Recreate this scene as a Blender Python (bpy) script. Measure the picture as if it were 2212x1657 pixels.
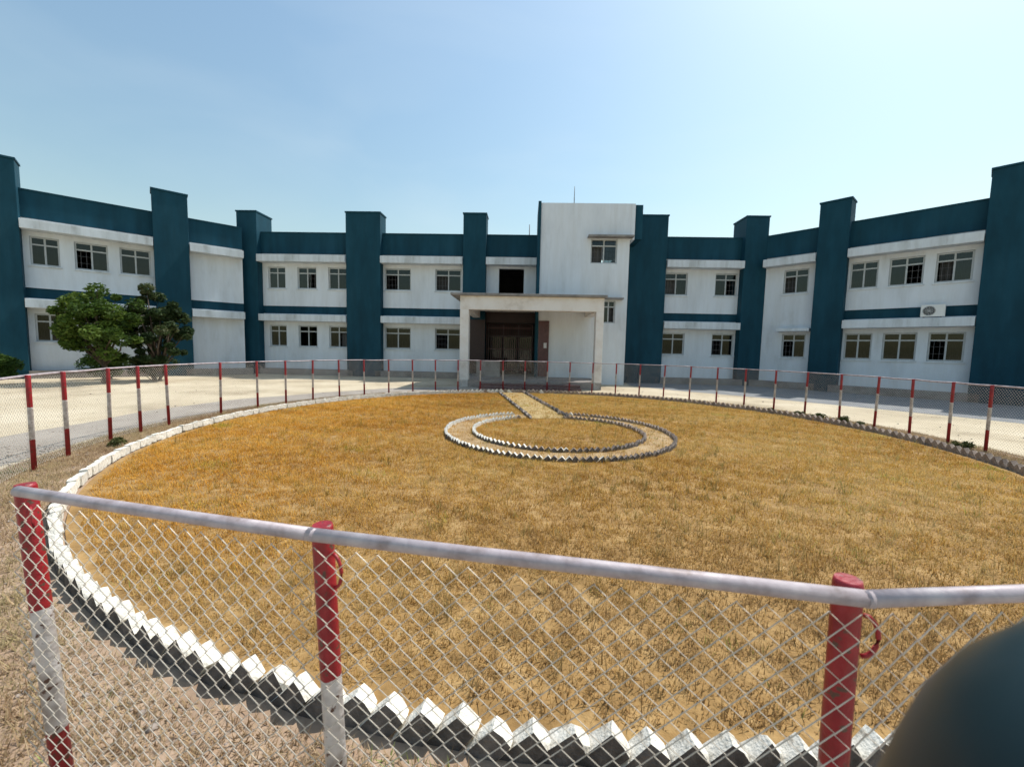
import bpy, bmesh, math, random
import numpy as np
from mathutils import Vector, Matrix
random.seed(7)
rng = np.random.default_rng(11)
for o in list(bpy.data.objects):
    bpy.data.objects.remove(o)
S = bpy.context.scene
COL = S.collection
R_ = math.radians

# ------------------------------------------------------------------ camera
PITCH, ROLL, CAMH = 0.0823, 0.0219, 1.6
cam_d = bpy.data.cameras.new('camera')
cam_d.sensor_fit = 'HORIZONTAL'
cam_d.sensor_width = 36.0
cam_d.lens = 36.0 * 890.0 / 2212.0
cam_d.clip_start = 0.02
cam_d.clip_end = 2000
cam_d.dof.use_dof = True
cam_d.dof.focus_distance = 3.2
cam_d.dof.aperture_fstop = 3.4
cam = bpy.data.objects.new('camera', cam_d)
COL.objects.link(cam)
fw = Vector((0, math.cos(PITCH), -math.sin(PITCH)))
r0 = Vector((1, 0, 0)); u0 = r0.cross(fw)
rt = r0 * math.cos(ROLL) + u0 * math.sin(ROLL)
up = -r0 * math.sin(ROLL) + u0 * math.cos(ROLL)
m = Matrix.Identity(4)
for i in range(3):
    m[i][0] = rt[i]; m[i][1] = up[i]; m[i][2] = -fw[i]
m[2][3] = CAMH
cam.matrix_world = m
S.camera = cam

# ------------------------------------------------------------------ sky, sun, exposure
SUN_AZ, SUN_EL = R_(53), R_(58)            # clockwise from +Y
W = bpy.data.worlds.new('World'); S.world = W; W.use_nodes = True
nt = W.node_tree; nt.nodes.clear()
sky = nt.nodes.new('ShaderNodeTexSky'); sky.sky_type = 'NISHITA'; sky.sun_disc = False
sky.sun_elevation = SUN_EL; sky.sun_rotation = SUN_AZ
sky.altitude = 0; sky.air_density = 1.8; sky.dust_density = 1.6; sky.ozone_density = 0.7
bg = nt.nodes.new('ShaderNodeBackground'); bg.inputs['Strength'].default_value = 0.125
ow = nt.nodes.new('ShaderNodeOutputWorld')
tint = nt.nodes.new('ShaderNodeMix'); tint.data_type = 'RGBA'; tint.blend_type = 'MULTIPLY'; tint.inputs[0].default_value = 1
tint.inputs[7].default_value = (.87, .975, 1.0, 1)
nt.links.new(sky.outputs[0], tint.inputs[6]); 
wtc = nt.nodes.new('ShaderNodeTexCoord'); wmp = nt.nodes.new('ShaderNodeMapping'); wmp.inputs['Scale'].default_value = (1.1, 1.1, 3.2)
wnz = nt.nodes.new('ShaderNodeTexNoise'); wnz.inputs['Scale'].default_value = 1.5; wnz.inputs['Detail'].default_value = 5; wnz.inputs['Distortion'].default_value = .6
wmr = nt.nodes.new('ShaderNodeMapRange'); wmr.inputs['From Min'].default_value = .46; wmr.inputs['From Max'].default_value = .80; wmr.inputs['To Max'].default_value = .20
nt.links.new(wtc.outputs['Generated'], wmp.inputs[0]); nt.links.new(wmp.outputs[0], wnz.inputs['Vector']); nt.links.new(wnz.outputs['Fac'], wmr.inputs['Value'])
wcl = nt.nodes.new('ShaderNodeMix'); wcl.data_type = 'RGBA'; wcl.inputs[7].default_value = (5.6, 6.3, 6.6, 1)   # thin high cloud veil
nt.links.new(wmr.outputs[0], wcl.inputs[0]); nt.links.new(tint.outputs[2], wcl.inputs[6]); nt.links.new(wcl.outputs[2], bg.inputs[0])
nt.links.new(bg.outputs[0], ow.inputs[0])
sd = bpy.data.lights.new('sun', 'SUN'); sd.energy = 4.2; sd.angle = R_(0.53); sd.color = (1.0, 0.95, 0.87)
sun = bpy.data.objects.new('sun', sd); COL.objects.link(sun)
sv = Vector((math.sin(SUN_AZ) * math.cos(SUN_EL), math.cos(SUN_AZ) * math.cos(SUN_EL), math.sin(SUN_EL)))
sun.rotation_euler = (-sv).to_track_quat('-Z', 'Y').to_euler()
sun.location = (20, 10, 40)
S.view_settings.view_transform = 'Standard'; S.view_settings.look = 'None'
S.view_settings.exposure = 0.27; S.view_settings.gamma = 1.0

# ------------------------------------------------------------------ materials
def mat(name, stops, scale=3.0, rough=0.8, bump=0.0, bscale=40.0, detail=6.0, coord='Object', spec=0.3, metal=0.0, stretch=None, rand=0.0, lo=0.3, hi=0.7, streak=0.0):
    M = bpy.data.materials.new(name); M.use_nodes = True
    t = M.node_tree; n = t.nodes; b = n['Principled BSDF']
    tc = n.new('ShaderNodeTexCoord'); mp = n.new('ShaderNodeMapping')
    t.links.new(tc.outputs[coord], mp.inputs[0])
    if stretch: mp.inputs['Scale'].default_value = stretch
    nz = n.new('ShaderNodeTexNoise'); nz.inputs['Scale'].default_value = scale; nz.inputs['Detail'].default_value = detail
    nz.inputs['Roughness'].default_value = 0.62
    t.links.new(mp.outputs[0], nz.inputs['Vector'])
    cr = n.new('ShaderNodeValToRGB'); e = cr.color_ramp.elements
    k = len(stops)
    e[0].position = lo; e[0].color = (*stops[0], 1); e[1].position = hi; e[1].color = (*stops[-1], 1)
    for i in range(1, k - 1):
        q = e.new(lo + (hi - lo) * i / (k - 1)); q.color = (*stops[i], 1)
    t.links.new(nz.outputs['Fac'], cr.inputs[0])
    src = cr.outputs[0]
    if streak:
        m2 = n.new('ShaderNodeMapping'); m2.inputs['Scale'].default_value = (2.2, 2.2, .30); t.links.new(tc.outputs[coord], m2.inputs[0])
        ns = n.new('ShaderNodeTexNoise'); ns.inputs['Scale'].default_value = 1.0; ns.inputs['Detail'].default_value = 7; ns.inputs['Roughness'].default_value = .7
        t.links.new(m2.outputs[0], ns.inputs['Vector'])
        cs = n.new('ShaderNodeValToRGB'); cs.color_ramp.elements[0].position = .26; cs.color_ramp.elements[1].position = .60
        v = 1 - streak; cs.color_ramp.elements[0].color = (v, v * .98, v * .95, 1); cs.color_ramp.elements[1].color = (1, 1, 1, 1)
        t.links.new(ns.outputs['Fac'], cs.inputs[0])
        ms = n.new('ShaderNodeMix'); ms.data_type = 'RGBA'; ms.blend_type = 'MULTIPLY'; ms.inputs[0].default_value = 1
        t.links.new(src, ms.inputs[6]); t.links.new(cs.outputs[0], ms.inputs[7]); src = ms.outputs[2]
    if rand:
        oi = n.new('ShaderNodeObjectInfo'); mr = n.new('ShaderNodeMapRange')
        mr.inputs['To Min'].default_value = 1 - rand; mr.inputs['To Max'].default_value = 1 + rand
        t.links.new(oi.outputs['Random'], mr.inputs['Value'])
        mx = n.new('ShaderNodeMix'); mx.data_type = 'RGBA'; mx.blend_type = 'MULTIPLY'; mx.inputs[0].default_value = 1
        cb = n.new('ShaderNodeCombineColor')
        for i in range(3): t.links.new(mr.outputs[0], cb.inputs[i])
        t.links.new(src, mx.inputs[6]); t.links.new(cb.outputs[0], mx.inputs[7]); src = mx.outputs[2]
    t.links.new(src, b.inputs['Base Color'])
    b.inputs['Roughness'].default_value = rough; b.inputs['Specular IOR Level'].default_value = spec; b.inputs['Metallic'].default_value = metal
    if bump:
        n2 = n.new('ShaderNodeTexNoise'); n2.inputs['Scale'].default_value = bscale; n2.inputs['Detail'].default_value = 8
        t.links.new(tc.outputs[coord], n2.inputs['Vector'])
        bp = n.new('ShaderNodeBump'); bp.inputs['Strength'].default_value = bump; bp.inputs['Distance'].default_value = 0.02
        t.links.new(n2.outputs['Fac'], bp.inputs['Height']); t.links.new(bp.outputs[0], b.inputs['Normal'])
    return M

M = {}
M['white'] = mat('white_paint', [(.55, .59, .63), (.65, .70, .76), (.69, .74, .80)], streak=.13, scale=1.3, rough=.85, bump=.15, bscale=60, stretch=(1, 1, .35), lo=.28, hi=.55)
M['band'] = mat('white_band_paint', [(.42, .44, .45), (.60, .65, .69), (.67, .72, .77)], streak=.28, scale=1.8, rough=.85, bump=.2, bscale=50, stretch=(1, 1, .3), lo=.3, hi=.55)
M['blue'] = mat('blue_paint', [(.004, .040, .064), (.006, .054, .086), (.011, .066, .102)], streak=.25, scale=1.1, rough=.7, spec=.2, bump=.1, bscale=60, stretch=(1, 1, .4))
M['porch'] = mat('porch_plaster', [(.56, .51, .46), (.74, .70, .66), (.79, .77, .75)], scale=1.5, rough=.85, bump=.15, bscale=50, lo=.3, hi=.6)
M['grey'] = mat('grey_concrete', [(.16, .155, .15), (.25, .24, .235), (.31, .30, .29)], scale=2.5, rough=.9, bump=.3)
M['plinth'] = mat('plinth_cement', [(.15, .14, .135), (.23, .21, .20), (.30, .28, .26)], scale=2.0, rough=.9, bump=.3)
M['maroon'] = mat('maroon_granite', [(.050, .016, .022), (.085, .026, .034), (.11, .04, .048)], scale=6, rough=.35, spec=.5)
M['frame'] = mat('window_frame_grey', [(.38, .41, .43), (.50, .53, .55)], scale=4, rough=.5)
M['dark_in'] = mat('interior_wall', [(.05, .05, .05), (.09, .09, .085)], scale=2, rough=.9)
M['curtain'] = mat('curtain_cloth', [(.04, .045, .05), (.16, .16, .155)], scale=6, rough=.95, stretch=(6, 6, .2), rand=.5)
M['sandg'] = mat('ground_sand', [(.33, .265, .18), (.50, .42, .295), (.60, .52, .385)], scale=.42, rough=.95, bump=.5, bscale=14, detail=10, lo=.32, hi=.62)
M['road'] = mat('driveway_murram', [(.23, .20, .17), (.31, .275, .24), (.38, .34, .295)], scale=1.1, rough=.95, bump=.5, bscale=18, detail=10)
M['verge'] = mat('verge_soil', [(.23, .155, .105), (.34, .24, .165), (.42, .315, .225)], scale=3, rough=.95, bump=.6, bscale=25, detail=10)
M['gravel'] = mat('gravel_soil', [(.22, .165, .145), (.33, .255, .22), (.43, .35, .31)], scale=9, rough=.95, bump=.6, bscale=40, detail=10)
M['lawn'] = mat('lawn_soil', [(.17, .10, .035), (.29, .175, .065), (.40, .265, .115)], scale=4, rough=.95, bump=1.0, bscale=16, detail=12)
M['wornshadebrick'] = mat('worn_shaded_brick', [(.17, .125, .10), (.30, .235, .19), (.50, .44, .38)], scale=12, rough=.95, bump=.5, bscale=60, rand=.2)  # worn tone for rings and path; painted shade on the lawn edging
M['ringsoil'] = mat('ring_soil', [(.25, .165, .085), (.35, .24, .125), (.43, .32, .19)], scale=3, rough=.95, bump=.5, bscale=30, detail=10)
M['pathsoil'] = mat('path_soil', [(.28, .19, .085), (.38, .28, .13), (.46, .36, .19)], scale=3, rough=.95, bump=.4, bscale=30, detail=10)
M['limewash'] = mat('limewash', [(.26, .21, .16), (.60, .56, .48), (.72, .69, .62)], scale=17, rough=.9, bump=.5, bscale=60, rand=.10, lo=.28, hi=.52)
M['brickraw'] = mat('dirty_brick', [(.05, .044, .042), (.10, .09, .085), (.19, .165, .15)], scale=10, rough=.95, bump=.5, bscale=60, rand=.25)
M['stone'] = mat('pebble', [(.22, .18, .15), (.36, .30, .26), (.50, .44, .40)], scale=5, rough=.9, rand=.3)
M['galv'] = mat('galvanised_pipe', [(.23, .18, .175), (.40, .345, .365), (.52, .465, .475)], scale=13, rough=.55, metal=.1, spec=.4, bump=.08, bscale=40)
M['wire'] = mat('galvanised_wire', [(.68, .60, .51), (.88, .81, .71)], scale=12, rough=.5, metal=.0, spec=.5)
M['bark'] = mat('bark', [(.05, .035, .025), (.11, .085, .065)], scale=8, rough=.95, bump=.8, stretch=(1, 1, .3))
M['acwhite'] = mat('appliance_white', [(.68, .69, .68), (.76, .77, .76)], scale=3, rough=.45, spec=.5)
M['acdark'] = mat('fan_black', [(.02, .02, .02), (.03, .03, .03)], scale=3, rough=.5)
M['gloss'] = mat('black_gloss_paint', [(.008, .022, .028), (.013, .034, .042)], scale=3, rough=.36, spec=.3)
M['steel'] = mat('rod_steel', [(.10, .10, .11), (.16, .16, .17)], scale=5, rough=.6)
M['porchshade'] = mat('porch_shade_dark', [(.022, .010, .012), (.034, .016, .018)], scale=9, rough=.4, spec=.4)  # near-black colour that paints in the shade of the porch
M['paper'] = mat('notice_paper', [(.6, .58, .6), (.7, .68, .7)], scale=5, rough=.8)

def post_mat():
    Mt = mat('red_white_post', [(.20, .006, .012), (.29, .010, .018), (.35, .020, .028)], scale=16, rough=.42, spec=.5, bump=.2, bscale=70)
    t = Mt.node_tree; n = t.nodes; b = n['Principled BSDF']
    tc = n.new('ShaderNodeTexCoord'); sx = n.new('ShaderNodeSeparateXYZ'); t.links.new(tc.outputs['Object'], sx.inputs[0])
    nz = n.new('ShaderNodeTexNoise'); nz.inputs['Scale'].default_value = 30; t.links.new(tc.outputs['Object'], nz.inputs['Vector'])
    ma = n.new('ShaderNodeMath'); ma.operation = 'MULTIPLY_ADD'; ma.inputs[1].default_value = .02
    t.links.new(nz.outputs['Fac'], ma.inputs[0]); t.links.new(sx.outputs['Z'], ma.inputs[2])
    cr = n.new('ShaderNodeValToRGB'); cr.color_ramp.interpolation = 'CONSTANT'
    e = cr.color_ramp.elements; e[0].position = 0; e[0].color = (0, 0, 0, 1); e[1].position = .40; e[1].color = (1, 1, 1, 1)
    q = e.new(.79); q.color = (0, 0, 0, 1)
    t.links.new(ma.outputs[0], cr.inputs[0])
    wn = n.new('ShaderNodeTexNoise'); wn.inputs['Scale'].default_value = 14; t.links.new(tc.outputs['Object'], wn.inputs['Vector'])
    wr = n.new('ShaderNodeValToRGB'); wr.color_ramp.elements[0].color = (.30, .26, .24, 1); wr.color_ramp.elements[0].position = .3
    wr.color_ramp.elements[1].color = (.60, .57, .56, 1); wr.color_ramp.elements[1].position = .6
    t.links.new(wn.outputs['Fac'], wr.inputs[0])
    old = b.inputs['Base Color'].links[0].from_socket
    mx = n.new('ShaderNodeMix'); mx.data_type = 'RGBA'
    t.links.new(cr.outputs[0], mx.inputs[0]); t.links.new(old, mx.inputs[6]); t.links.new(wr.outputs[0], mx.inputs[7])
    rn = n.new('ShaderNodeTexNoise'); rn.inputs['Scale'].default_value = 38; rn.inputs['Detail'].default_value = 6; t.links.new(tc.outputs['Object'], rn.inputs['Vector'])
    rc = n.new('ShaderNodeValToRGB'); rc.color_ramp.elements[0].position = .60; rc.color_ramp.elements[0].color = (0, 0, 0, 1); rc.color_ramp.elements[1].position = .64
    t.links.new(rn.outputs['Fac'], rc.inputs[0])
    m3 = n.new('ShaderNodeMix'); m3.data_type = 'RGBA'; m3.inputs[7].default_value = (.10, .05, .035, 1)   # chipped paint
    t.links.new(rc.outputs[0], m3.inputs[0]); t.links.new(mx.outputs[2], m3.inputs[6]); t.links.new(m3.outputs[2], b.inputs['Base Color'])
    return Mt
M['post'] = post_mat()

def glass_mat():
    Mt = bpy.data.materials.new('window_glass'); Mt.use_nodes = True
    t = Mt.node_tree; n = t.nodes; n.clear()
    o = n.new('ShaderNodeOutputMaterial'); tr = n.new('ShaderNodeBsdfTransparent'); tr.inputs[0].default_value = (.40, .44, .46, 1)
    gl = n.new('ShaderNodeBsdfGlossy'); gl.inputs['Roughness'].default_value = .06; gl.inputs[0].default_value = (.9, .95, .95, 1)
    fr = n.new('ShaderNodeFresnel'); fr.inputs[0].default_value = 1.5
    tc = n.new('ShaderNodeTexCoord'); nz = n.new('ShaderNodeTexNoise'); nz.inputs['Scale'].default_value = 3
    t.links.new(tc.outputs['Object'], nz.inputs['Vector'])
    bp = n.new('ShaderNodeBump'); bp.inputs['Strength'].default_value = .06; t.links.new(nz.outputs['Fac'], bp.inputs['Height'])
    t.links.new(bp.outputs[0], gl.inputs['Normal'])
    mx = n.new('ShaderNodeMixShader'); t.links.new(fr.outputs[0], mx.inputs[0]); t.links.new(tr.outputs[0], mx.inputs[1]); t.links.new(gl.outputs[0], mx.inputs[2])
    t.links.new(mx.outputs[0], o.inputs[0])
    return Mt
M['glass'] = glass_mat()

def attr_mat(name, rough=.8, trans=.25):
    Mt = bpy.data.materials.new(name); Mt.use_nodes = True
    t = Mt.node_tree; n = t.nodes; b = n['Principled BSDF']
    a = n.new('ShaderNodeAttribute'); a.attribute_name = 'Col'
    t.links.new(a.outputs['Color'], b.inputs['Base Color'])
    b.inputs['Roughness'].default_value = rough; b.inputs['Specular IOR Level'].default_value = .2
    tl = n.new('ShaderNodeBsdfTranslucent'); t.links.new(a.outputs['Color'], tl.inputs[0])
    mx = n.new('ShaderNodeMixShader'); mx.inputs[0].default_value = trans
    o = n['Material Output']
    t.links.new(b.outputs[0], mx.inputs[1]); t.links.new(tl.outputs[0], mx.inputs[2]); t.links.new(mx.outputs[0], o.inputs[0])
    return Mt
M['blade'] = attr_mat('dry_grass', .85, .38)
M['leaf'] = attr_mat('leaf', .55, .3)

# ------------------------------------------------------------------ helpers
def link(o, parent=None):
    COL.objects.link(o)
    if parent is not None: o.parent = parent
    return o
def tag(o, label=None, cat=None, group=None, kind=None):
    if label: o['label'] = label
    if cat: o['category'] = cat
    if group: o['group'] = group
    if kind: o['kind'] = kind
    return o
def empty(name, loc, label=None, cat=None, group=None, rz=0):
    o = bpy.data.objects.new(name, None); link(o); o.location = loc; o.rotation_euler = (0, 0, rz); o.empty_display_size = .2
    return tag(o, label, cat, group)
def mesh(name, V, F, ms, smooth=False, midx=None):
    d = bpy.data.meshes.new(name); d.from_pydata([tuple(v) for v in V], [], F); 
    for q in (ms if isinstance(ms, (list, tuple)) else [ms]): d.materials.append(q)
    if midx: d.polygons.foreach_set('material_index', midx)
    if smooth: d.polygons.foreach_set('use_smooth', [True] * len(d.polygons))
    d.update(); return d
def wobj(name, V, F, ms, parent=None, **k):
    """mesh given in world coordinates; origin put at the base centre; parents are unrotated empties"""
    V = np.array([tuple(v) for v in V], float); c = (V.min(0) + V.max(0)) / 2; c[2] = V[:, 2].min()
    o = bpy.data.objects.new(name, mesh(name, V - c, F, ms, **k)); link(o, parent)
    base = Vector((0, 0, 0)); p = parent
    while p is not None: base += p.location; p = p.parent
    o.location = Vector(c) - base
    return o
class MB:
    def __init__(s): s.V = []; s.F = []
    def box8(s, P):
        i = len(s.V); s.V += P
        s.F += [(i, i+3, i+2, i+1), (i+4, i+5, i+6, i+7), (i, i+1, i+5, i+4), (i+1, i+2, i+6, i+5), (i+2, i+3, i+7, i+6), (i+3, i, i+4, i+7)]
    def box(s, a, b):
        (x0, y0, z0), (x1, y1, z1) = a, b
        s.box8([(x0,y0,z0),(x1,y0,z0),(x1,y1,z0),(x0,y1,z0),(x0,y0,z1),(x1,y0,z1),(x1,y1,z1),(x0,y1,z1)])
    def tube(s, pts, rad, n=8, cap=True):
        pts = [Vector(p) for p in pts]
        if not isinstance(rad, (list, tuple)): rad = [rad] * len(pts)
        i0 = len(s.V); ref = Vector((0, 0, 1))
        for k, p in enumerate(pts):
            d = (pts[min(k+1, len(pts)-1)] - pts[max(k-1, 0)]).normalized()
            a = d.cross(ref)
            if a.length < .15: a = d.cross(Vector((1, 0, 0)))
            a.normalize(); b = d.cross(a)
            for j in range(n):
                t = 2 * math.pi * j / n
                s.V.append(tuple(p + (a * math.cos(t) + b * math.sin(t)) * rad[k]))
        for k in range(len(pts) - 1):
            for j in range(n):
                q = i0 + k * n
                s.F.append((q + j, q + n + j, q + n + (j+1) % n, q + (j+1) % n))
        if cap:
            s.F.append(tuple(i0 + j for j in range(n))); s.F.append(tuple(i0 + (len(pts)-1) * n + n - 1 - j for j in range(n)))
    def build(s, name, ms, parent=None, **k): return wobj(name, s.V, s.F, ms, parent, **k)

class Frame:
    """facade line: s along the wall, n out towards the court, z up"""
    def __init__(f, A, B):
        f.A = Vector(A); f.d = (Vector(B) - f.A).normalized(); f.n = Vector((f.d.y, -f.d.x)); f.rz = math.atan2(f.d.y, f.d.x)
    def w(f, s, n, z):
        p = f.A + f.d * s + f.n * n; return (p.x, p.y, z)
    def box(f, mb, s0, s1, n0, n1, z0, z1):
        mb.box8([f.w(s0,n1,z0), f.w(s1,n1,z0), f.w(s1,n0,z0), f.w(s0,n0,z0), f.w(s0,n1,z1), f.w(s1,n1,z1), f.w(s1,n0,z1), f.w(s0,n0,z1)])

# ------------------------------------------------------------------ ground
CX, CY = 0.886, 8.258            # centre of the round lawn
RL, RF = 6.80, 7.46              # lawn edge, fence
FH = 1.17
def sheet(name, rings, a0, a1, n, z, m_, wob=0):
    V = []; F = []
    full = abs(a1 - a0) >= 359.9
    cols = n if full else n + 1
    for k, r in enumerate(rings):
        for j in range(cols):
            a = R_(a0 + (a1 - a0) * j / n)
            rr = r + (wob * (math.sin(a * 9 + 1) + .6 * math.sin(a * 23 + k)) if k in (0, len(rings) - 1) and r > 0 else 0)
            V.append((CX + rr * math.cos(a), CY + rr * math.sin(a), z))
    for k in range(len(rings) - 1):
        for j in range(n):
            j2 = (j + 1) % cols
            F.append((k*cols + j, (k+1)*cols + j, (k+1)*cols + j2, k*cols + j2))
    o = wobj(name, V, F, m_); return tag(o, kind='structure')
g = wobj('ground', [(-600, -600, 0), (600, -600, 0), (600, 600, 0), (-600, 600, 0)], [(0, 1, 2, 3)], M['sandg']); tag(g, kind='structure')
sheet('driveway', [7.85, 9.3], 96, 236, 120, .004, M['road'], wob=.10)
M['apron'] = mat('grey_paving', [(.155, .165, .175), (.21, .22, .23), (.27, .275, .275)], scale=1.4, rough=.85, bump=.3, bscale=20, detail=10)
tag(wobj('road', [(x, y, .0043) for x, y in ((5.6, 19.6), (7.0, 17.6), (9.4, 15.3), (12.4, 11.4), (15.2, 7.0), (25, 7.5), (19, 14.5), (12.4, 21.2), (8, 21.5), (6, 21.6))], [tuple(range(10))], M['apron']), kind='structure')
sheet('gravel_path', [7.75, 9.6], 236.5, 300, 80, .0045, M['gravel'], wob=.08)
sheet('verge', [6.72, 7.8], 0, 360, 180, .009, M['verge'], wob=.03)
sheet('lawn', [.001, 2, 4, 5.6, 6.74], 0, 360, 180, .022, M['lawn'])
# ring bed and path inside the lawn
RX, RY = 0.90, 7.90
def disc(name, cx, cy, r0, r1, z, m_):
    V = []; F = []; n = 96
    for r in (r0, r1):
        for j in range(n):
            a = 2 * math.pi * j / n; V.append((cx + r*math.cos(a), cy + r*math.sin(a), z))
    for j in range(n): F.append((j, n + j, n + (j+1) % n, (j+1) % n))
    return tag(wobj(name, V, F, m_), kind='structure')
disc('ring_bed', RX, RY, 1.62, 2.12, .030, M['ringsoil'])
PA, PB = Vector((.88, 9.45)), Vector((-.02, 14.96))     # path centre line
pd = (PB - PA).normalized(); pn = Vector((pd.y, -pd.x)); PW = .42
tag(wobj('path', [(*(PA - pn*PW), .034), (*(PA + pn*PW), .034), (*(PB + pn*PW), .034), (*(PB - pn*PW), .034)], [(0, 1, 2, 3)], M['pathsoil']), kind='structure')

# ------------------------------------------------------------------ building
BLD = empty('school_building', (0, 22, 0), 'two-storey white school building with dark blue pillars, parapet and central entrance porch', 'building')
FC = Frame((-13.46, 22.42), (11.6, 21.56))
FL = Frame((-19.52, 16.85), (-14.19, 21.56))
FR = Frame((12.64, 21.13), (17.25, 15.88))
ZB, ZP0, ZP1 = .32, 6.40, 7.46
def wall_grid(f, s0, s1, z0, z1, holes, m_, n1=0.0, th=.22, name='wall'):
    ss = sorted({s0, s1, *[h[0] for h in holes], *[h[1] for h in holes]}); zs = sorted({z0, z1, *[h[2] for h in holes], *[h[3] for h in holes]})
    ns, nz = len(ss) - 1, len(zs) - 1
    def fill(i, k):
        if not (0 <= i < ns and 0 <= k < nz): return False
        sm, zm = (ss[i] + ss[i+1]) / 2, (zs[k] + zs[k+1]) / 2
        return not any(h[0] < sm < h[1] and h[2] < zm < h[3] for h in holes)
    V = []; F = []
    def quad(*P):
        i = len(V); V.extend(P); F.append((i, i+1, i+2, i+3))
    n0 = n1 - th
    for i in range(ns):
        for k in range(nz):
            if not fill(i, k): continue
            a, b, c, d = ss[i], ss[i+1], zs[k], zs[k+1]
            quad(f.w(a,n1,c), f.w(b,n1,c), f.w(b,n1,d), f.w(a,n1,d)); quad(f.w(b,n0,c), f.w(a,n0,c), f.w(a,n0,d), f.w(b,n0,d))
            if not fill(i-1, k): quad(f.w(a,n0,c), f.w(a,n1,c), f.w(a,n1,d), f.w(a,n0,d))
            if not fill(i+1, k): quad(f.w(b,n1,c), f.w(b,n0,c), f.w(b,n0,d), f.w(b,n1,d))
            if not fill(i, k-1): quad(f.w(a,n0,c), f.w(b,n0,c), f.w(b,n1,c), f.w(a,n1,c))
            if not fill(i, k+1): quad(f.w(a,n1,d), f.w(b,n1,d), f.w(b,n0,d), f.w(a,n0,d))
    return wobj(name, V, F, m_, BLD)
def bx(name, f, s0, s1, n0, n1, z0, z1, m_, parent=BLD, bev=0.0):
    mb = MB(); f.box(mb, s0, s1, n0, n1, z0, z1); o = mb.build(name, m_, parent)
    if bev:
        md = o.modifiers.new('bevel', 'BEVEL'); md.width = bev; md.segments = 2
    return o
wcache = {}
def window_meshes(w, h):
    key = (round(w, 2), round(h, 2))
    if key in wcache: return wcache[key]
    t = .055; d = .07; zt = h * .70
    mb = MB()
    mb.box((-w/2, -d/2, 0), (w/2, d/2, t)); mb.box((-w/2, -d/2, h - t), (w/2, d/2, h))
    mb.box((-w/2, -d/2, t), (-w/2 + t, d/2, h - t)); mb.box((w/2 - t, -d/2, t), (w/2, d/2, h - t))
    mb.box((-w/2 + t, -d/2 + .004, zt), (w/2 - t, d/2 - .004, zt + t)); mb.box((-.028, -d/2 + .008, t), (.028, d/2 - .008, zt)); mb.box((-.028, -d/2 + .008, zt + t), (.028, d/2 - .008, h - t))
    fr = mesh('window', mb.V, mb.F, M['frame'])
    gb = MB()      # security grille bars behind the glass line
    nb = max(3, int(w / .16))
    for i in range(1, nb):
        x = -w/2 + w * i / nb
        if abs(x) > .04: gb.box((x - .006, .045, t), (x + .006, .057, h - t))
    for z in (h * .25, h * .5): gb.box((-w/2 + t, .059, z), (w/2 - t, .069, z + .012))
    gr = mesh('grille', gb.V, gb.F, M['steel'])
    def pane(pw, ph):
        b = MB(); b.box((-pw/2, -.004, 0), (pw/2, .004, ph)); return mesh('pane', b.V, b.F, M['glass'])
    pw = w/2 - t - .028
    ps = [(x, zz, pane(pw, hh)) for zz, hh in ((t, zt - t), (zt + t, h - zt - 2*t)) for x in (-(pw/2 + .028), pw/2 + .028)]
    wcache[key] = (fr, gr, ps); return wcache[key]
def window(f, s0, s1, z0, z1, n=-.11):
    open_ = random.choice((None, None, None, 0, 1))
    w, h = s1 - s0 - .008, z1 - z0 - .008
    fr, gr, ps = window_meshes(w, h)
    o = bpy.data.objects.new('window', fr); link(o, BLD); o.location = Vector(f.w((s0+s1)/2, n, z0 + .004)) - BLD.location
    o.rotation_euler = (0, 0, f.rz + (math.pi if False else 0))
    q = bpy.data.objects.new('grille', gr); link(q, o)
    skip = open_
    for i, (x, z, d) in enumerate(ps):
        if i == skip: continue
        p = bpy.data.objects.new('pane', d); link(p, o); p.location = (x, 0, z)
    if random.random() < .45:                        # drawn curtain inside
        side = random.choice((-1, 1)); cw = w * random.choice((.45, .45, .9))
        mb = MB(); k = 14; V = []; F = []
        xs = np.linspace(-cw/2, cw/2, k * 2)
        for i, x in enumerate(xs):
            yy = .20 + .018 * math.sin(i * 1.9)
            V += [(x, yy, .0), (x, yy, h)]
        for i in range(len(xs) - 1): F.append((2*i, 2*i+2, 2*i+3, 2*i+1))
        c = bpy.data.objects.new('curtain', mesh('curtain', V, F, M['curtain'])); link(c, o)
        c.location = (side * (w/2 - cw/2), 0, 0)
    return o
ZU0, ZU1, ZL0, ZL1 = 4.58, 5.72, 1.50, 2.64
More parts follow.
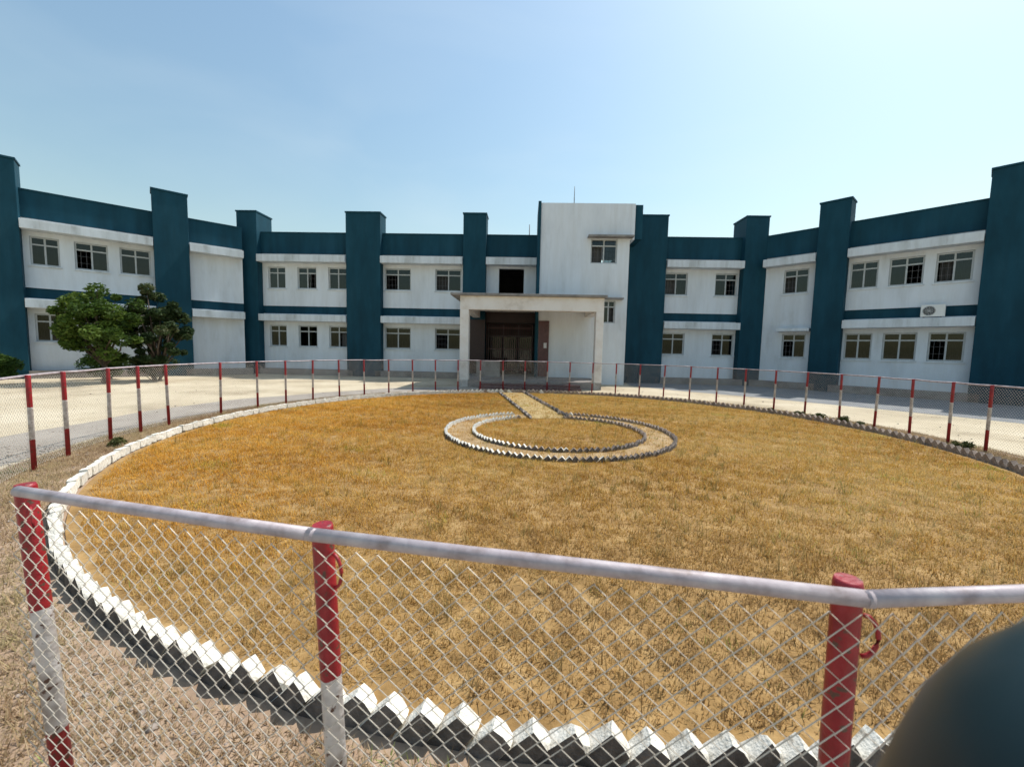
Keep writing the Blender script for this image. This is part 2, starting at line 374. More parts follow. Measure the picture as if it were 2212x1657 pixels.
def bay(f, s0, s1, wins, kind='full', lowwins=None, plinth=M['plinth']):
    """wall with real openings, parapet, sunshades and the blue floor band"""
    lw = wins if lowwins is None else lowwins
    holes = [(a, b, ZU0, ZU1) for a, b in wins] + [(a, b, ZL0, ZL1) for a, b in lw]
    bandz = (3.25, 3.66)
    if kind == 'noband':
        wall_grid(f, s0, s1, ZB, ZP0, holes, M['white'])
    else:
        wall_grid(f, s0, s1, bandz[1], ZP0, [h for h in holes if h[2] > 3.5], M['white'])
        wall_grid(f, s0, s1, ZB, bandz[0], [h for h in holes if h[2] < 3.5], M['white'])
        bx('floor_band', f, s0, s1, -.25, -.06, bandz[0], bandz[1], M['blue'])
    for a, b in wins:
        window(f, a, b, ZU0, ZU1)
        bx('sill', f, a - .05, b + .05, -.10, .05, ZU0 - .06, ZU0 - .001, M['band'])
    for a, b in lw:
        window(f, a, b, ZL0, ZL1)
        bx('sill', f, a - .05, b + .05, -.10, .05, ZL0 - .06, ZL0 - .001, M['band'])
    bx('parapet', f, s0, s1, -.20, .06, ZP0, ZP1, M['blue'])
    bx('coping', f, s0, s1, -.23, .09, ZP1, ZP1 + .05, M['blue'])
    e = .02
    if kind == 'noband':
        bx('sunshade', f, s0 + e, s1 - e, .0, .55, 5.90, 6.26, M['band'], bev=.012)
        for a, b in lw: bx('sunshade', f, a - .15, min(b + .2, s1 - e), .0, .5, 2.75, 2.90, M['band'], bev=.01)
    else:
        bx('sunshade', f, s0 + e, s1 - e, .0, .55, 5.90, 6.26, M['band'], bev=.012)
        bx('sunshade', f, s0 + e, s1 - e, .0, .50, 2.84, 3.19, M['band'], bev=.012)
    bx('plinth', f, s0 - .3, s1 + .3, -.3, .42, 0, ZB, plinth)
def pillar(f, s0, s1, n1=.42, n0=-.45, z1=8.42):
    bx('pillar', f, s0, s1, n0, n1, 0, z1, M['blue'], bev=.015)
    bx('pillar_cap', f, s0 - .03, s1 + .03, n0 - .03, n1 + .03, z1, z1 + .07, M['blue'])

# left wing
bay(FL, -0.12, 3.84, [(.06, .88), (1.30, 2.32), (2.69, 3.72)])
bay(FL, 5.12, 7.30, [])
bay(FL, -6.2, -1.62, [(-5.6, -4.6), (-4.2, -3.2), (-2.8, -1.8)])
pillar(FL, -1.62, -.12, z1=8.46); pillar(FL, 3.84, 5.12); pillar(FL, -7.7, -6.2)
# centre
pillar(FC, -1.06, 0, n0=-.9)
bay(FC, 0, 4.71, [(.30, 1.24), (1.89, 2.92), (3.57, 4.60)])
pillar(FC, 4.71, 6.52)
bay(FC, 6.52, 10.82, [(6.60, 8.00), (9.30, 10.68)])
pillar(FC, 10.82, 12.0)
# entrance bay: open landing door above, lobby below
s0, s1 = 12.0, 14.62
wall_grid(FC, s0, s1, 3.66, ZP0, [(12.66, 13.97, 3.66, 5.80)], M['white'])
bx('sunshade', FC, s0 + .02, s1 - .02, 0, .55, 5.90, 6.26, M['band'], bev=.012)
bx('parapet', FC, s0, s1, -.20, .06, ZP0, ZP1, M['blue']); bx('coping', FC, s0, s1, -.23, .09, ZP1, ZP1 + .05, M['blue'])
bx('lintel', FC, s0, s1, -.22, 0, 3.0, 3.655, M['porchshade'])  # coloured dark for the shade under the porch soffit
# stair tower
TN = 1.9
TH = [(17.12, 18.36, 5.74, 6.88), (17.75, 18.38, 2.95, 4.02)]
wall_grid(FC, 14.74, 18.93, 0, 8.50, TH, M['white'], n1=TN, th=.2, name='tower_wall')
for a, b, c, d in TH: window(FC, a, b, c, d, n=TN - .1)
bx('tower_fin', FC, 14.60, 14.738, -.3, TN + .06, 0, 8.56, M['blue'])
bx('tower_side', FC, 18.74, 18.932, -.3, TN - .202, 0, 8.49, M['white'])
bx('tower_head', FC, 18.934, 19.14, .3, TN - .002, 6.86, 8.50, M['white'])
bx('tower_fin', FC, 19.142, 19.50, .2, TN - .05, 6.90, 8.46, M['blue'])
bx('tower_roof', FC, 14.74, 18.73, -.3, TN - .21, 8.30, 8.44, M['grey'])
bx('tower_back', FC, 14.74, 18.73, -.5, -.302, 6.4, 8.45, M['white'])
bx('sunshade', FC, 16.95, 19.05, TN, TN + .38, 6.90, 6.98, M['grey'])
bx('sunshade', FC, 17.6, 18.7, TN, TN + .35, 4.06, 4.13, M['grey'])
pillar(FC, 19.10, 21.17)
bay(FC, 21.17, 25.02, [(21.27, 22.43), (23.83, 24.96)])
pillar(FC, 25.02, 26.14, n0=-.9)
# right wing
bay(FR, 0.0, 2.16, [(.81, 1.84)], kind='noband', lowwins=[(.92, 1.90)])
pillar(FR, 2.16, 3.29)
bay(FR, 3.29, 7.24, [(3.36, 4.31), (4.65, 5.70), (6.02, 7.03)])
pillar(FR, 7.24, 9.05, z1=8.40)
bay(FR, 9.05, 13.2, [(9.4, 10.4), (10.8, 11.8), (12.1, 13.1)])
# interior: floors, roof and back walls (seen only through the panes)
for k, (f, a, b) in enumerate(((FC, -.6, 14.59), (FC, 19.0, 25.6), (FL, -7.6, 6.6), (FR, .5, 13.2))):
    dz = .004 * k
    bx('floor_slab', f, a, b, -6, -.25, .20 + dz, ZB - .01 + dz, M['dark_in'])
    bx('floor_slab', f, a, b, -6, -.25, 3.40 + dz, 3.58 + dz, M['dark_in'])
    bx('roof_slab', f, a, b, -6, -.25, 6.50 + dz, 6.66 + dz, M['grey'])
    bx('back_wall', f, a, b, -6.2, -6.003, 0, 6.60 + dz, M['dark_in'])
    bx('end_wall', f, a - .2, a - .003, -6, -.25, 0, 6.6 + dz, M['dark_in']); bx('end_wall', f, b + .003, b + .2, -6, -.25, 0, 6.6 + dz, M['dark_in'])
# lobby door wall set back
for s in (12.05, 12.9, 13.75, 14.5): bx('door_mullion', FC, s - .035, s + .035, -1.24, -1.17, ZB, 2.95, M['steel'])
bx('door_transom', FC, 12.0, 14.55, -1.235, -1.175, 2.30, 2.37, M['steel'])
for s in (12.09, 12.94, 13.79): bx('door_pane', FC, s, s + .67, -1.21, -1.20, ZB, 2.29, M['glass'])
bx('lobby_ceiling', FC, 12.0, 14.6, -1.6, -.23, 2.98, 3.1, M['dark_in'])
# maroon door leaf folded against the tower, with a pale notice
bx('door_leaf', FC, 14.76, 15.26, TN + .004, TN + .06, ZB, 3.0, M['maroon'])
bx('notice', FC, 15.02, 15.16, TN + .062, TN + .068, 1.70, 1.95, M['paper'])

gb = MB()
for s in np.arange(12.06, 14.58, .115): FC.box(gb, s - .014, s + .014, -.16, -.13, ZB, 2.96)
for z in (.5, 1.6, 2.7): FC.box(gb, 12.02, 14.58, -.128, -.112, z, z + .04)
gb.build('entrance_grille', M['maroon'], BLD)
bx('shade_panel', FC, 10.80, 12.02, .424, .45, ZB, 3.1, M['porchshade'])  # added dark panel over the blue pillar, stands in for porch shade
# porch
PO = bpy.data.objects.new('porch', None); link(PO, BLD); PO.location = Vector((.75, 17.2, 0)) - BLD.location
FP = Frame((-2.20, 17.12), (3.68, 16.95))
PL = (Vector((3.68, 16.95)) - Vector((-2.20, 17.12))).length
bx('column', FP, 0, .36, -.42, 0, 0, 3.20, M['porch'], PO, .012); bx('column', FP, PL - .31, PL, -.42, 0, 0, 3.20, M['porch'], PO, .012)
bx('beam', FP, 0, PL, -.42, 0, 3.20, 3.76, M['porch'], PO, .012)
bx('beam', FP, 0, .34, -4.7, -.422, 3.20, 3.755, M['porch'], PO); bx('beam', FP, PL - .34, PL, -3.0, -.422, 3.20, 3.755, M['porch'], PO)
bx('roof_slab', FP, -.38, PL + .10, -3.2, .14, 3.762, 3.86, M['grey'], PO, .01)
bx('roof_slab', FP, .345, PL - .345, -4.9, -.425, 3.55, 3.70, M['porch'], PO)
bx('roof_slab', FP, -.2, PL*.42, -4.9, -3.202, 3.77, 3.855, M['grey'], PO)
bx('platform', FP, .0, PL, -4.6, -.0, .004, .30, M['plinth'], PO)
bx('step', FP, .9, PL - .9, .002, .36, .004, .20, M['maroon'], PO, .008); bx('step', FP, .9, PL - .9, .362, .72, .004, .10, M['maroon'], PO, .008)
bx('low_wall', FP, .45, 1.55, -2.4, -2.2, .302, 1.05, M['grey'], PO)

# ------------------------------------------------------------------ brick edging
def brick_mesh(seed, m0, m1):
    L, Wd, T = .23, .112, .078; r = random.Random(seed)
    bm = bmesh.new(); bmesh.ops.create_cube(bm, size=1)
    bmesh.ops.subdivide_edges(bm, edges=list(bm.edges), cuts=1, use_grid_fill=True)
    for v in bm.verts:
        k = sum(abs(c) > .4 for c in v.co); q = 1.0
        if k == 3: q = 1 - abs(r.gauss(.03, .06))
        v.co = Vector((v.co.x * L, v.co.y * T, v.co.z * Wd)) * q + Vector((r.gauss(0, .0025), r.gauss(0, .002), r.gauss(0, .0025)))
    for f in bm.faces: f.material_index = 1 if f.normal.y < -.7 and f.calc_center_median().y < -.03 else 0
    d = bpy.data.meshes.new('brick'); bm.to_mesh(d); bm.free()
    d.materials.append(m0); d.materials.append(m1); return d
VB = [brick_mesh(i, M['limewash'], M['brickraw']) for i in range(9)]
VD = [brick_mesh(20 + i, M['wornshadebrick'], M['brickraw']) for i in range(7)]
VK = [brick_mesh(40 + i, M['brickraw'], M['brickraw']) for i in range(4)]
def brick_line(label, pts, inward, base, h=.045, lean=45, sc=1.0, pick=lambda x, y: VB, flat=None):
    """pts: list of (x, y, heading) with heading along the row; outer raw face turned to the right of the heading"""
    E_ = empty('brick_edging', base, label, 'edging')
    for x, y, a in pts:
        o = bpy.data.objects.new('brick', random.choice(pick(x, y))); link(o, E_)
        o.location = Vector((x + random.gauss(0, .006), y + random.gauss(0, .006), h + random.gauss(0, .005))) - Vector(base)
        o.rotation_euler = (Matrix.Rotation(a + random.gauss(0, .05), 3, 'Z') @ Matrix.Rotation(-R_(lean + random.gauss(0, 2.5)), 3, 'Y')).to_euler()
        k = sc * random.uniform(.95, 1.04); o.scale = (k, k, k)
        if flat is not None and flat(x, y):          # laid as a level kerb here
            o.scale = (.635, k, k); o.rotation_euler = (0, -R_(random.gauss(0, 2.5)), a + random.gauss(0, .02)); o.location.z += .03
    return E_
def circle_pts(cx, cy, r, n, skip=None):
    P = []
    for i in range(n):
        a = 2 * math.pi * i / n
        if skip and skip(math.degrees(a)): continue
        P.append((cx + r * math.cos(a), cy + r * math.sin(a), a + math.pi/2))
    return P
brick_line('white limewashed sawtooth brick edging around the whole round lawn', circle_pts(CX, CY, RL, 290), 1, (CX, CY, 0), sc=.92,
    pick=lambda x, y: VD if (x - CX) > -1.5 + random.gauss(0, .9) and y > 4.5 + random.gauss(0, .5) else VB,  # right and back bricks coloured darker to stand in for their shaded faces
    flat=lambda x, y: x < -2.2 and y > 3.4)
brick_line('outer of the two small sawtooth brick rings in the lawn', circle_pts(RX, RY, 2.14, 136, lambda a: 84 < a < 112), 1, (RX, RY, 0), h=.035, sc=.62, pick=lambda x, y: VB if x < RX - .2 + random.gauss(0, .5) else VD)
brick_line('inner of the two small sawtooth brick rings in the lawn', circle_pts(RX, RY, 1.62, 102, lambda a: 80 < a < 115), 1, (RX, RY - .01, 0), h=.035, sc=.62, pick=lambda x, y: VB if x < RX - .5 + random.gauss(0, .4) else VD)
for s, lab in ((-1, 'brick row edging the garden path on its side towards the trees'), (1, 'brick row edging the garden path on its side away from the trees')):
    n = 44; P = []
    for i in range(n):
        q = PA + (PB - PA) * (i / (n - 1)) + pn * s * (PW + .04)
        P.append((q.x, q.y, math.atan2(pd.y, pd.x) + (math.pi if s < 0 else 0)))
    brick_line(lab, P, 1, (PA.x + s * .5, PA.y, 0), h=.03, sc=.7, pick=lambda x, y: VK if random.random() < .6 else VD)

# ------------------------------------------------------------------ fence
FE = empty('chain_link_fence', (CX, CY, 0), 'round chain link fence with red and white striped posts around the lawn', 'fence')
angs = [-108.4, -100.4, -91.7, -84.2]
a = -84.2
for t, n in ((-9.2, 11),): angs += [a + (t - a) * (i + 1) / n for i in range(n)]
angs += [-3.9, 2.2, 7.9]
a = 7.9; t = 165.1; n = 24
angs += [a + (t - a) * (i + 1) / n for i in range(n)]
angs += [172.9, -176.4 + 360, -171.3 + 360, -165.9 + 360, -158.7 + 360, -153.2 + 360]
a = -153.2 + 360; t = -108.4 + 360; n = 7
angs += [a + (t - a) * (i + 1) / n for i in range(n - 1)]
RAD = {-108.4: 7.425, -100.4: 7.41, -91.7: 7.50}
def fpos(a):
    r = RAD.get(a, RF); return Vector((CX + r * math.cos(R_(a)), CY + r * math.sin(R_(a)), 0))
def post_mesh():
    mb = MB(); mb.tube([(0, 0, 0), (0, 0, 1.160), (0, 0, 1.170)], [.0250, .0250, .0225], 16, cap=True)
    return mesh('post', mb.V, mb.F, M['post'], smooth=False)
PM = post_mesh(); 
for p in PM.polygons: p.use_smooth = len(p.vertices) == 4
def hook_mesh():
    mb = MB(); pts = [(.030 + .026 * math.sin(t), 0, .042 * math.cos(t)) for t in np.linspace(0, math.pi, 9)]
    mb.tube(pts, .0045, 6); return mesh('hook', mb.V, mb.F, M['post'], smooth=True)
HK = hook_mesh()
LEAN = {-108.4: R_(4.8), -100.4: R_(2.5), -91.7: R_(.2)}
for a in angs:
    p = fpos(a)
    o = bpy.data.objects.new('post', PM); link(o, FE)
    th = LEAN.get(a, random.gauss(0, .012)); tg = Vector((-math.sin(R_(a)), math.cos(R_(a)), 0))
    o.location = p + tg * math.tan(th) * FH - FE.location
    o.rotation_euler = (th, random.gauss(0, .006), R_(a))
    if a in (-91.7, -100.4, -108.4):
        h = bpy.data.objects.new('hook', HK); link(h, o); h.location = (0, 0, 1.06); h.rotation_euler = (0, 0, R_(75))
def chain(w, h, cell=.054, r=.00125):
    """woven zig-zag wires in the xz plane, x from 0 to w"""
    hp = cell / 2; nw = max(1, int(round(w / hp))); pw = w / nw; nz = int(h / hp)
    kz = np.arange(nz + 1)
    V = []; F = []
    c3 = [(math.cos(t), math.sin(t)) for t in (0.5, 2.594, 4.688)]
    allV = np.zeros((nw, nz + 1, 3, 3)); 
    for i in range(nw):
        x = i * pw + pw * ((kz + i) % 2); x = x + np.where((kz + i) % 2 == 1, .0016, -.0016)
        y = np.where((kz + i) % 2 == 1, .0016, -.0016)
        for j, (c, s) in enumerate(c3):
            allV[i, :, j, 0] = x + c * r * 1.3; allV[i, :, j, 1] = y + s * r * 1.3; allV[i, :, j, 2] = kz * hp
    base = (np.arange(nw)[:, None] * (nz + 1) + np.arange(nz)[None]) * 3
    base = base.reshape(-1)
    Fs = np.concatenate([np.stack([base + j, base + 3 + j, base + 3 + (j+1) % 3, base + (j+1) % 3], -1) for j in range(3)])
    return allV.reshape(-1, 3), Fs
def np_mesh(name, V, F, m_, col=None, smooth=False):
    d = bpy.data.meshes.new(name); n = F.shape[1]
    d.vertices.add(len(V)); d.vertices.foreach_set('co', V.astype(np.float32).ravel())
    d.loops.add(F.size); d.loops.foreach_set('vertex_index', F.astype(np.int32).ravel())
    d.polygons.add(len(F)); d.polygons.foreach_set('loop_start', (np.arange(len(F)) * n).astype(np.int32))
    if smooth: d.polygons.foreach_set('use_smooth', np.ones(len(F), bool))
    if col is not None:
        at = d.color_attributes.new('Col', 'FLOAT_COLOR', 'POINT'); at.data.foreach_set('color', np.concatenate([col, np.ones((len(V), 1))], 1).astype(np.float32).ravel())
    d.materials.append(m_); d.update(calc_edges=True); d.validate(); return d
for i, a in enumerate(angs):
    b = angs[(i + 1) % len(angs)]
    if 232 < a < 251.5: continue            # open way in
    p, q = fpos(a), fpos(b); dv = q - p; L = dv.length; rz = math.atan2(dv.y, dv.x)
    out = Vector((dv.y, -dv.x, 0)).normalized() * .038
    # rail: slightly bowed pipe clamped on the outer side
    mb = MB(); sag = random.uniform(-.006, .010)
    e0 = .035 if a == -108.4 else -.012
    mb.tube([(e0, 0, 0), (L*.33, random.gauss(0, .003), -sag), (L*.66, random.gauss(0, .003), -sag), (L + .012, 0, 0)], .0155, 12)
    o = bpy.data.objects.new('top_rail', mesh('top_rail', mb.V, mb.F, M['galv'], smooth=True)); link(o, FE)
    o.location = p + out * 1.0 + Vector((0, 0, FH - .012)) - FE.location; o.rotation_euler = (0, 0, rz)
    V, F = chain(L, FH - .07)
    V = V + np.stack([np.zeros(len(V)), .006 * np.sin(V[:, 0] * 5 + i) , np.zeros(len(V))], -1)
    o = bpy.data.objects.new('wire_mesh', np_mesh('wire_mesh', V, F, M['wire'])); link(o, FE); o['kind'] = 'stuff'
    o.location = p + out + Vector((0, 0, .045)) - FE.location; o.rotation_euler = (0, 0, rz)

# ------------------------------------------------------------------ grass
def nz2(x, y, s, seed):
    r = np.random.default_rng(seed); v = np.zeros_like(x)
    for k in range(7):
        a, b, c = r.normal(0, s * (1 + .5 * k), 2).tolist() + [r.uniform(0, 6.28)]
        v += np.sin(a * x + b * y + c) / (1 + .4 * k)
    return v / 3.2
def blades(name, n, r0, r1, a0, a1, pal, L0, L1, wid, z, seed, avoid=None, tuft=.05, tilt=(.35, 1.25), patch=1.0):
    r = np.random.default_rng(seed)
    nt_ = n // 12
    rad = np.sqrt(r.uniform(r0**2, r1**2, nt_)); an = r.uniform(R_(a0), R_(a1), nt_)
    tx, ty = CX + rad * np.cos(an), CY + rad * np.sin(an)
    keep = np.ones(nt_, bool) if avoid is None else ~avoid(tx, ty)
    # bare, thin spots
    keep &= (nz2(tx, ty, 2.2, seed + 9) + r.uniform(-1, 1, nt_)) > -.85
    tx, ty = tx[keep], ty[keep]; nt_ = len(tx)
    x = (tx[:, None] + r.normal(0, tuft, (nt_, 12))).ravel(); y = (ty[:, None] + r.normal(0, tuft, (nt_, 12))).ravel()
    rr = np.hypot(x - CX, y - CY); ok = (rr < r1) & (rr > r0); x, y = x[ok], y[ok]; n = len(x)
    az = r.uniform(0, 2*np.pi, n); ti = r.uniform(*tilt, n); L = r.uniform(L0, L1, n) * np.repeat(np.exp(r.normal(0, .35, nt_)), 12)[ok]; w = wid * r.uniform(.6, 1.4, n)
    dx, dy, dz = np.cos(az)*np.sin(ti), np.sin(az)*np.sin(ti), np.cos(ti)
    px, py = -np.sin(az), np.cos(az)
    B = np.stack([x, y, np.full(n, z)], -1); D = np.stack([dx, dy, dz], -1); P = np.stack([px, py, np.zeros(n)], -1)
    V = np.stack([B - P * w[:, None], B + P * w[:, None], B + D * L[:, None]], 1).reshape(-1, 3)
    F = np.arange(3 * n).reshape(-1, 3)
    pal = np.array(pal)
    k = (nz2(x, y, 1.0, seed + 1) * .9 * patch + nz2(x, y, 5.0, seed + 2) * .55 + r.normal(0, .55, n)) * .5 + .5
    k = np.clip(k, 0, .999) * (len(pal) - 1); i = k.astype(int); fr = (k - i)[:, None]
    C = pal[i] * (1 - fr) + pal[i + 1] * fr
    if name == 'grass' and r1 < 6.7:
        m1 = np.clip((4.4 - y) / 2.5 + .35 * nz2(x, y, 1.2, seed + 7) + r.normal(0, .12, n), 0, 1)[:, None]
        C = C * (1 - .75 * m1) + np.array([.43, .285, .135]) * .75 * m1 * r.uniform(.6, 1.4, n)[:, None]
        m2 = np.clip((.5 - x) / 4 + .4 * nz2(x, y, .9, seed + 8), 0, 1)[:, None] * (1 - m1)
        C = C * (1 + m2 * np.array([.12, -.06, -.45]))
    gx = nz2(x, y, 1.6, seed + 5) + r.normal(0, .25, n)
    gm = (gx > .92)[:, None]; C = np.where(gm, C * np.array([.62, 1.0, .55]), C)
    C = C * r.uniform(.7, 1.25, n)[:, None]
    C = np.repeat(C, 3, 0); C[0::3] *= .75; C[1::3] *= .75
    return np_mesh(name, V, F, M['blade'], C)
pal = [(.30, .155, .035), (.52, .275, .05), (.66, .38, .075), (.70, .445, .11), (.73, .50, .16), (.76, .57, .24)]
def av(x, y):
    d = np.hypot(x - RX, y - RY)
    t = (x - PA.x) * pd.x + (y - PA.y) * pd.y; u = (x - PA.x) * pn.x + (y - PA.y) * pn.y
    k = np.random.default_rng(5).uniform(0, 1, len(x))
    return ((d > 1.68) & (d < 2.17) & (k < .45)) | ((np.abs(u) < PW + .04) & (t > -.1) & (k < .42))
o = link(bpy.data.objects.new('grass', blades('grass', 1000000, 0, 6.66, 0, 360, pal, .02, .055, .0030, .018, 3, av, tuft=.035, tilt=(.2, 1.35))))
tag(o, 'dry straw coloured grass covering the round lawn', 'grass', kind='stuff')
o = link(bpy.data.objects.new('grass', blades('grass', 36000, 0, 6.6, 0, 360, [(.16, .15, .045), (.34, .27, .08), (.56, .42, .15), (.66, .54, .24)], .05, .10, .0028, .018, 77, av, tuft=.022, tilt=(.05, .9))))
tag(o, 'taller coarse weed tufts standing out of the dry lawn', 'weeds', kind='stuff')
pal2 = [(.26, .165, .09), (.43, .295, .165), (.53, .385, .225), (.57, .44, .28), (.47, .39, .20)]
o = link(bpy.data.objects.new('grass', blades('grass', 380000, 6.9, 7.8, 0, 360, pal2, .02, .06, .003, .006, 21)))
tag(o, 'sparse dry weeds on the verge between brick edging and fence', 'grass', kind='stuff')

# gravel
def pebbles(n, r0, r1, a0, a1, seed):
    r = np.random.default_rng(seed); V = []; F = []
    oc = np.array([(1,0,0),(-1,0,0),(0,1,0),(0,-1,0),(0,0,1),(0,0,-1)], float); of = np.array([(0,2,4),(2,1,4),(1,3,4),(3,0,4),(2,0,5),(1,2,5),(3,1,5),(0,3,5)])
    rad = np.sqrt(r.uniform(r0**2, r1**2, n)); an = r.uniform(R_(a0), R_(a1), n); s = np.exp(r.normal(-4.9, .5, n))
    Vv = oc[None] * (s[:, None, None] * r.uniform(.6, 1.3, (n, 6, 1))); Vv[..., 2] *= .6
    Vv += np.stack([CX + rad*np.cos(an), CY + rad*np.sin(an), .006 + s*.2], -1)[:, None]
    Ff = (of[None] + (np.arange(n) * 6)[:, None, None]).reshape(-1, 3)
    return np_mesh('gravel', Vv.reshape(-1, 3), Ff, M['stone'])
o = link(bpy.data.objects.new('gravel', pebbles(16000, 7.0, 9.4, 195, 330, 5))); tag(o, 'loose pinkish gravel strewn on the soil outside the fence', 'gravel', kind='stuff')

o = link(bpy.data.objects.new('gravel', pebbles(7000, 7.9, 17, 0, 360, 15))); tag(o, 'scattered small stones across the sandy forecourt', 'gravel', kind='stuff')

# ------------------------------------------------------------------ plants
def leaf_cloud(C, rad, n, size, pal, seed, flat=.8):
    """leaves scattered in clumps C (centres) of radius rad"""
    r = np.random.default_rng(seed); k = len(C); C = np.array(C)
    ci = r.integers(0, k, n); v = r.normal(0, 1, (n, 3)); v /= np.linalg.norm(v, axis=1)[:, None]
    rr = np.array(rad)[ci] * r.uniform(.25, 1, n)**.5
    P = C[ci] + v * rr[:, None] * np.array([1, 1, flat])
    a = r.normal(0, 1, (n, 3)); a[:, 2] *= .6; a /= np.linalg.norm(a, axis=1)[:, None]
    b = np.cross(a, r.normal(0, 1, (n, 3))); b /= np.linalg.norm(b, axis=1)[:, None]
    s = size * r.uniform(.6, 1.35, n)[:, None]
    V = np.stack([P - a*s, P + b*s*.42, P + a*s, P - b*s*.42], 1).reshape(-1, 3)
    F = np.arange(4*n).reshape(-1, 4)
    pal = np.array(pal); t = r.uniform(0, .999, k)[ci] * .55 + r.uniform(0, .449, n); q = t * (len(pal) - 1); i = q.astype(int); fr = (q - i)[:, None]
    col = pal[i] * (1 - fr) + pal[i+1] * fr
    return V, F, np.repeat(col, 4, 0)
LP = [(.018, .040, .012), (.035, .075, .016), (.06, .115, .022), (.10, .15, .03)]
LP3 = [(.022, .045, .012), (.05, .092, .016), (.09, .15, .023), (.15, .205, .04)]
LP2 = [(.016, .032, .014), (.03, .055, .018), (.055, .085, .03), (.12, .12, .055)]
def tree(label, base, h, rx, rz, z0, pal, seed, nclump=30, nleaf=9000, dens=1.0, lsize=.085):
    r = np.random.default_rng(seed)
    E_ = empty('tree', base, label, 'tree', 'small trees by the left wing')
    cz = (z0 + h) / 2; hz = (h - z0) / 2
    C = []; rad = []
    while len(C) < nclump:
        v = r.uniform(-1, 1, 3)
        if not .25 < np.linalg.norm(v) < 1: continue
        C.append((v[0]*rx*.9 + r.normal(0, .06), v[1]*rx*.9, cz + v[2]*hz*.9 + r.normal(0, .08))); rad.append(r.uniform(.16, .42) * rx * .62)
    mb = MB()
    fork = z0 * .9 + .15
    mb.tube([(0, 0, 0), (.05, .02, fork*.5), (-.02, .03, fork)], [.11, .085, .07], 8)
    for c in C[::2]:
        a = Vector((-.02, .03, fork * r.uniform(.8, 1))); b = Vector(c); mid = a.lerp(b, .5) + Vector((*r.normal(0, .08, 2), .12))
        mb.tube([a, mid, b], [.05, .03, .01], 5)
    t = bpy.data.objects.new('trunk', mesh('trunk', mb.V, mb.F, M['bark'], smooth=True)); link(t, E_)
    V, F, col = leaf_cloud(C, rad, nleaf, lsize, pal, seed + 1)
    link(bpy.data.objects.new('crown', np_mesh('crown', V, F, M['leaf'], col)), E_)
    return E_
tree('small round bright green tree in front of the left wing windows', (-15.3, 15.4, 0), 3.6, 1.45, 1.2, .7, LP3, 31, nclump=62, nleaf=17000, lsize=.07)
tree('looser olive green tree beside the blue pillar', (-14.35, 16.7, 0), 3.9, 1.12, 1.3, .3, LP2, 47, nclump=62, nleaf=17000, lsize=.07)
def bush(label, base, rx, h, pal, seed, n=4000, name='bush', cat='bush', group=None, size=.06):
    r = np.random.default_rng(seed); E_ = empty(name, base, label, cat, group)
    C = []; rad = []
    for k in range(14):
        a, q = r.uniform(0, 6.28), r.uniform(0, .75); C.append((rx*q*math.cos(a), rx*q*math.sin(a), h * r.uniform(.25, .75))); rad.append(rx * r.uniform(.25, .45))
    V, F, col = leaf_cloud(C, rad, n, size, pal, seed)
    V[:, 2] = np.maximum(V[:, 2], .01)
    link(bpy.data.objects.new('foliage', np_mesh('foliage', V, F, M['leaf'], col)), E_)
    mb = MB()
    for c in C: mb.tube([(c[0]*.15, c[1]*.15, 0), (c[0]*.6, c[1]*.6, c[2]*.6), c], [.02*rx, .014*rx, .006*rx], 5)
    link(bpy.data.objects.new('stem', mesh('stem', mb.V, mb.F, M['bark'], smooth=True)), E_)
    return E_
bush('dense dark green shrub at the foot of the tall blue end pillar', (-17.9, 14.0, 0), .8, 1.35, LP, 61, 6000)
bush('low dark shrub under the small trees against the wall', (-16.6, 16.9, 0), .9, 1.2, LP, 62, 4000)
bush('shrub between the round tree and the olive tree', (-14.7, 16.9, 0), .85, 1.3, LP2, 63, 4000)
WP = [(.05, .06, .02), (.09, .10, .03), (.15, .15, .05)]
for i, (aa, rr_, sz) in enumerate(((9, 7.25, .14), (12.5, 7.3, .2), (17, 7.2, .22), (21.5, 7.3, .16), (27, 7.2, .13), (-8, 7.25, .16), (197, 7.2, .14))):
    p = (CX + rr_ * math.cos(R_(aa)), CY + rr_ * math.sin(R_(aa)), .005)
    bush('low weed tuft at the fence foot on the side towards the small trees' if aa > 90 else 'low scruffy weed tuft at the fence foot facing the wing with the air conditioner', p, sz, sz * .8, WP, 80 + i, 500, 'weed_tuft', 'weed', None if aa > 90 else 'weeds along the fence foot', .03)

# ------------------------------------------------------------------ small things
# outdoor air conditioner standing on the sunshade
AC = empty('air_conditioner', FR.w(6.09, .30, 3.19), 'white outdoor air conditioner unit resting on the right wing sunshade', 'air conditioner', rz=FR.rz); AC.scale = (.85, .85, .85)
def lpart(name, mb, m_, parent, smooth=False):
    o = bpy.data.objects.new(name, mesh(name, mb.V, mb.F, m_, smooth=smooth)); return link(o, parent)
mb = MB(); mb.box((-.40, -.14, .05), (.40, .14, .60)); c = lpart('casing', mb, M['acwhite'], AC)
md = c.modifiers.new('bevel', 'BEVEL'); md.width = .015; md.segments = 2
mb = MB()
mb.tube([(-.12, -.142, .32), (-.12, -.150, .32)], .21, 24); lpart('fan_opening', mb, M['acdark'], AC)
mb = MB()
for rr_ in (.07, .13, .19): mb.tube([(-.12 + rr_*math.cos(t), -.156, .32 + rr_*math.sin(t)) for t in np.linspace(0, 2*math.pi, 25)], .005, 4)
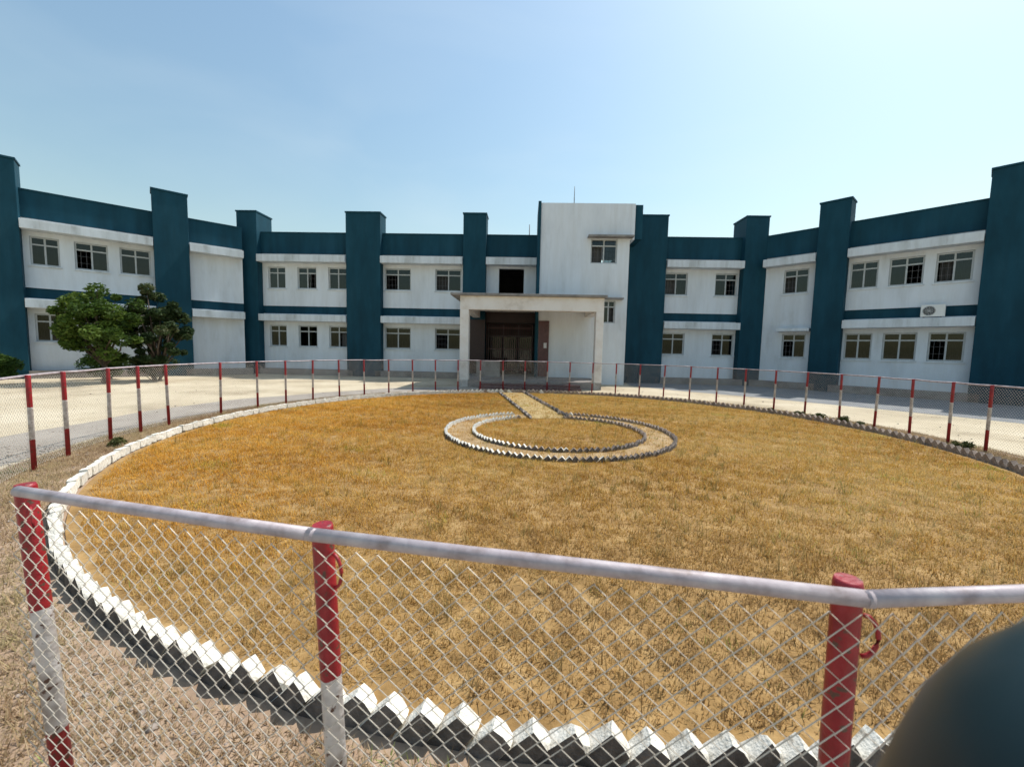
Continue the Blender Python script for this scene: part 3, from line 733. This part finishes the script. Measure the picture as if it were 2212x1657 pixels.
for t in np.linspace(0, math.pi, 6, endpoint=False): mb.tube([(-.12 + .21*math.cos(t), -.158, .32 + .21*math.sin(t)), (-.12 - .21*math.cos(t), -.158, .32 - .21*math.sin(t))], .004, 4)
lpart('fan_guard', mb, M['acwhite'], AC)
for x in (-.28, .28):
    mb = MB(); mb.box((x - .03, -.15, 0), (x + .03, .15, .048)); lpart('foot', mb, M['steel'], AC)
# rods on the roofs
def rod(label, loc, h, r=.02, arms=False):
    E_ = empty('roof_rod', loc, label, 'rod')
    mb = MB(); mb.tube([(0, 0, 0), (0, 0, h)], [r, r*.6], 8); lpart('mast', mb, M['steel'], E_, True)
    mb = MB(); mb.tube([(0, 0, 0), (0, 0, .05)], [.06, .05], 10); lpart('base', mb, M['steel'], E_)
    return E_
rod('thin dark metal rod standing on the white tower roof', FC.w(16.3, 1.55, 8.44), .95, .022)
rod('pale vent pipe on the roof left of the white tower', FC.w(14.2, -1.2, 6.66), 1.75, .035)
# domed bollard close to the lens
BL = empty('bollard', (.311, .1435, 0), 'glossy black dome-topped bollard standing just outside the fence', 'bollard')
def lathe(prof, n=48):
    V = []; F = []
    for r, z in prof:
        for j in range(n): V.append((r*math.cos(2*math.pi*j/n), r*math.sin(2*math.pi*j/n), z))
    for k in range(len(prof) - 1):
        for j in range(n): F.append((k*n + j, k*n + (j+1) % n, (k+1)*n + (j+1) % n, (k+1)*n + j))
    return V, F
ZC = 1.377; RB = .111
def lpart2(name, prof):
    V, F = lathe(prof); link(bpy.data.objects.new(name, mesh(name, V, F, M['gloss'], smooth=True)), BL)
lpart2('shaft', [(.045, .05), (.045, ZC - .16), (.062, ZC - .155), (.062, ZC - .140), (.05, ZC - .13), (.042, ZC - .12)])
lpart2('dome', [(r_ * 1.05, ZC + (z_ - ZC) * 1.06) for r_, z_ in [(.062, ZC - .127), (.126, ZC - .122), (.129, ZC - .11), (.125, ZC - .08), (.118, ZC - .04), (.111, ZC - .005), (.103, ZC + .025), (.091, ZC + .052), (.074, ZC + .076), (.054, ZC + .094), (.030, ZC + .105), (.012, ZC + .109), (.0004, ZC + .110)]])
lpart2('base_flange', [(.10, .004), (.10, .03), (.06, .05), (.045, .052)])
